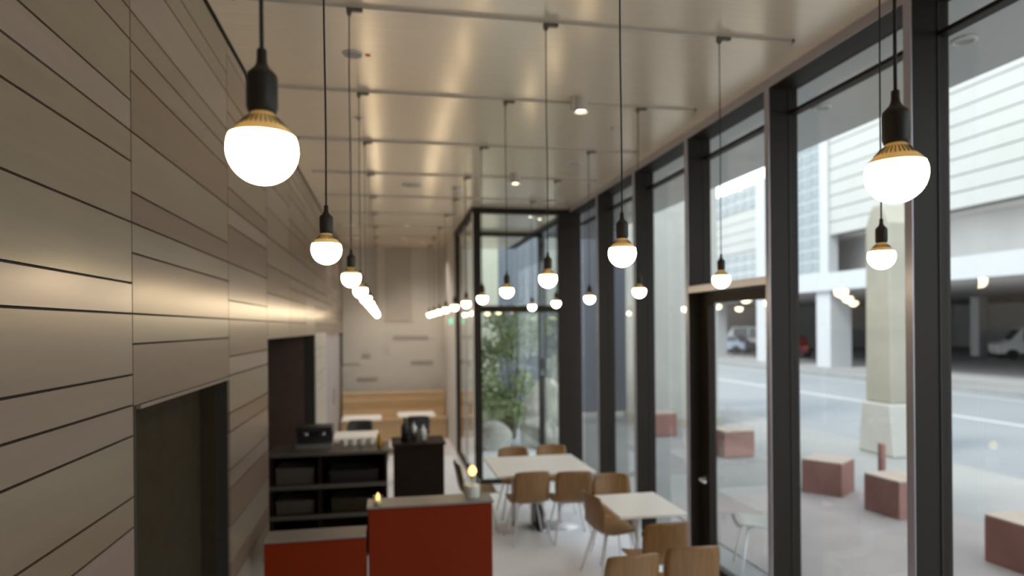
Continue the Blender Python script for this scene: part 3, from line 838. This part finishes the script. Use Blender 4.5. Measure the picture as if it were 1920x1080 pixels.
# ------------------------------------------------------------------ service shelving
su = empty('service_counter', (-0.58, 7.5, 0)); tag(su, 'dark open service counter with grey shelf edges by the serving opening', 'counter')
B(-0.62, 0.58, 0.28, 0.30, 0.0, 1.07).build('back', 'dark_wood', su)
for z in (0.03, 0.43, 0.74):
    B(-0.62, 0.58, -0.30, 0.28, z, z + 0.03).build('shelf', 'dark_wood', su)
for z in (0.43, 0.74):
    B(-0.62, 0.58, -0.315, -0.30, z - 0.01, z + 0.035).build('shelf_edge', 'shelf_edge', su)
for x in (-0.62, -0.13, 0.55):
    B(x, x + 0.03, -0.30, 0.28, 0.0, 1.07).build('side', 'dark_wood', su)
B(-0.64, 0.60, -0.32, 0.31, 1.07, 1.10).build('worktop', 'shelf_edge', su, bevel=0.004)
def crate(x, y, z, w_, d, h, m, label):
    e = empty('storage_bin', (x, y, z)); tag(e, label, 'bin')
    t_ = 0.008
    q = MB(); q.box(-w_/2, w_/2, -d/2, d/2, 0, t_)
    q.box(-w_/2, w_/2, -d/2, -d/2 + t_, t_, h); q.box(-w_/2, w_/2, d/2 - t_, d/2, t_, h)
    q.box(-w_/2, -w_/2 + t_, -d/2 + t_, d/2 - t_, t_, h); q.box(w_/2 - t_, w_/2, -d/2 + t_, d/2 - t_, t_, h)
    q.build('tub', m, e)
    B(-w_/2 - 0.008, w_/2 + 0.008, -d/2 - 0.008, -d/2, h - 0.025, h).build('rim', m, e)
crate(-0.95, 7.45, 0.77, 0.38, 0.35, 0.17, 'shelf_edge', 'grey steel bin on the upper shelf of the service counter')
crate(-0.35, 7.45, 0.77, 0.50, 0.35, 0.12, 'black_plastic', 'wide black bin on the upper shelf of the service counter')
crate(-0.95, 7.45, 0.46, 0.38, 0.35, 0.14, 'shelf_edge', 'grey bin on the lower shelf, left side of the service counter')
crate(-0.32, 7.45, 0.46, 0.52, 0.35, 0.14, 'recess_brown', 'brown bin on the lower shelf, right side of the service counter')
# espresso machine on the far part of the counter
em = empty('coffee_machine', (-0.78, 7.62, 1.10)); tag(em, 'low dark coffee machine on the service counter', 'coffee machine')
B(-0.19, 0.19, -0.16, 0.14, 0.0, 0.05).build('drip_tray', 'steel', em)
B(-0.19, 0.19, 0.0, 0.14, 0.05, 0.17).build('body', 'black_plastic', em, bevel=0.01)
B(-0.19, 0.19, -0.14, 0.14, 0.17, 0.23).build('head', 'black_plastic', em, bevel=0.01)
for x in (-0.09, 0.09):
    MB().lathe([(0.03, 0.135), (0.03, 0.17)], 14, (x, -0.07, 0)).build('group_head', 'steel', em)

dc = empty('dark_cabinet', (0.35, 7.78, 0)); tag(dc, 'dark brown waist high cabinet at the end of the service counter', 'cabinet')
B(-0.28, 0.28, -0.25, 0.25, 0.0, 1.08).build('body', 'dark_wood', dc, bevel=0.004)
B(-0.30, 0.30, -0.27, 0.27, 1.08, 1.10).build('top', 'dark_wood', dc)
B(-0.27, 0.27, -0.262, -0.25, 0.08, 1.03).build('door', 'dark_wood', dc)
def bottle(x, y, z, h, r, m, label, cap='black_plastic'):
    e = empty('bottle', (x, y, z)); tag(e, label, 'bottle', 'bottles on the dark cabinet')
    MB().lathe([(r, 0), (r, h * 0.6), (r * 0.85, h * 0.68), (r * 0.35, h * 0.78), (r * 0.35, h * 0.94)], 18).build('body', m, e, smooth=True)
    MB().lathe([(r * 0.42, h * 0.94), (r * 0.42, h)], 14).build('cap', cap, e)
bottle(0.20, 7.72, 1.10, 0.27, 0.042, 'black_plastic', 'black bottle on the dark cabinet, the tallest')
bottle(0.30, 7.78, 1.10, 0.22, 0.045, 'steel', 'steel flask standing beside the black bottle')
bottle(0.41, 7.74, 1.10, 0.19, 0.036, 'ceramic', 'white bottle on the dark cabinet, the shortest')
bottle(-0.08, 7.42, 1.10, 0.20, 0.03, 'amber', 'amber bottle at the right end of the service counter', 'amber')
def cup(x, y, z, label, r=0.04, h=0.075):
    e = empty('cup', (x, y, z)); tag(e, label, 'cup', 'white cups on the service counter')
    MB().lathe([(r * 0.6, 0), (r, h), (r - 0.004, h), (r * 0.55, 0.006)], 18, cap=False).build('bowl', 'ceramic', e, smooth=True)
    MB().tube([(r * 0.8, 0, h * 0.8), (r * 1.5, 0, h * 0.7), (r * 1.4, 0, h * 0.35), (r * 0.7, 0, h * 0.3)], 0.005, 6).build('handle', 'ceramic', e)
for i in range(4):
    cup(-0.46 + 0.095 * i, 7.6, 1.10, '%s white cup from the left on the service counter' % ORD[i])

# ------------------------------------------------------------------ far end: bench, tables, chairs
bn = empty('wall_bench', (0.1, 14.5, 0)); tag(bn, 'long light wood bench against the end wall', 'bench')
B(-1.05, 1.18, -0.10, 0.45, 0.40, 0.45).build('seat', 'light_wood_b', bn, bevel=0.006)
B(-1.05, 1.18, -0.06, -0.03, 0.0, 0.40).build('front_board', 'light_wood_b', bn)
for i in range(3):
    B(-1.05, 1.18, 0.45, 0.50, 0.46 + 0.16 * i, 0.615 + 0.16 * i).build('back_board', 'light_wood_b' if i % 2 else 'light_wood', bn)
B(-1.05, 1.18, 0.42, 0.56, 0.94, 0.98).build('top_rail', 'light_wood', bn)
table(-0.45, 12.6, 0.7, 0.7, 'white table at the far end, nearest the plank wall', group='far tables')
table(0.55, 12.9, 0.7, 0.7, 'white table at the far end, nearest the glass box', group='far tables')
table(-0.45, 10.6, 0.7, 0.7, 'white table just beyond the service counter', group='far tables')
for (x, y, rz, lab) in ((-0.45, 12.0, 0, 'black shell chair with its back to us at the far left table'),
                        (0.55, 12.3, 0, 'black shell chair with its back to us at the far right table'),
                        (-0.45, 9.95, 0, 'black shell chair just behind the service counter'),
                        (0.15, 10.6, 90, 'black shell chair in profile beyond the service counter'),
                        (-0.45, 11.25, 180, 'black shell chair facing us beyond the service counter')):
    chair(x, y, rz, lab, sh2, 'black shell chairs at the far end')
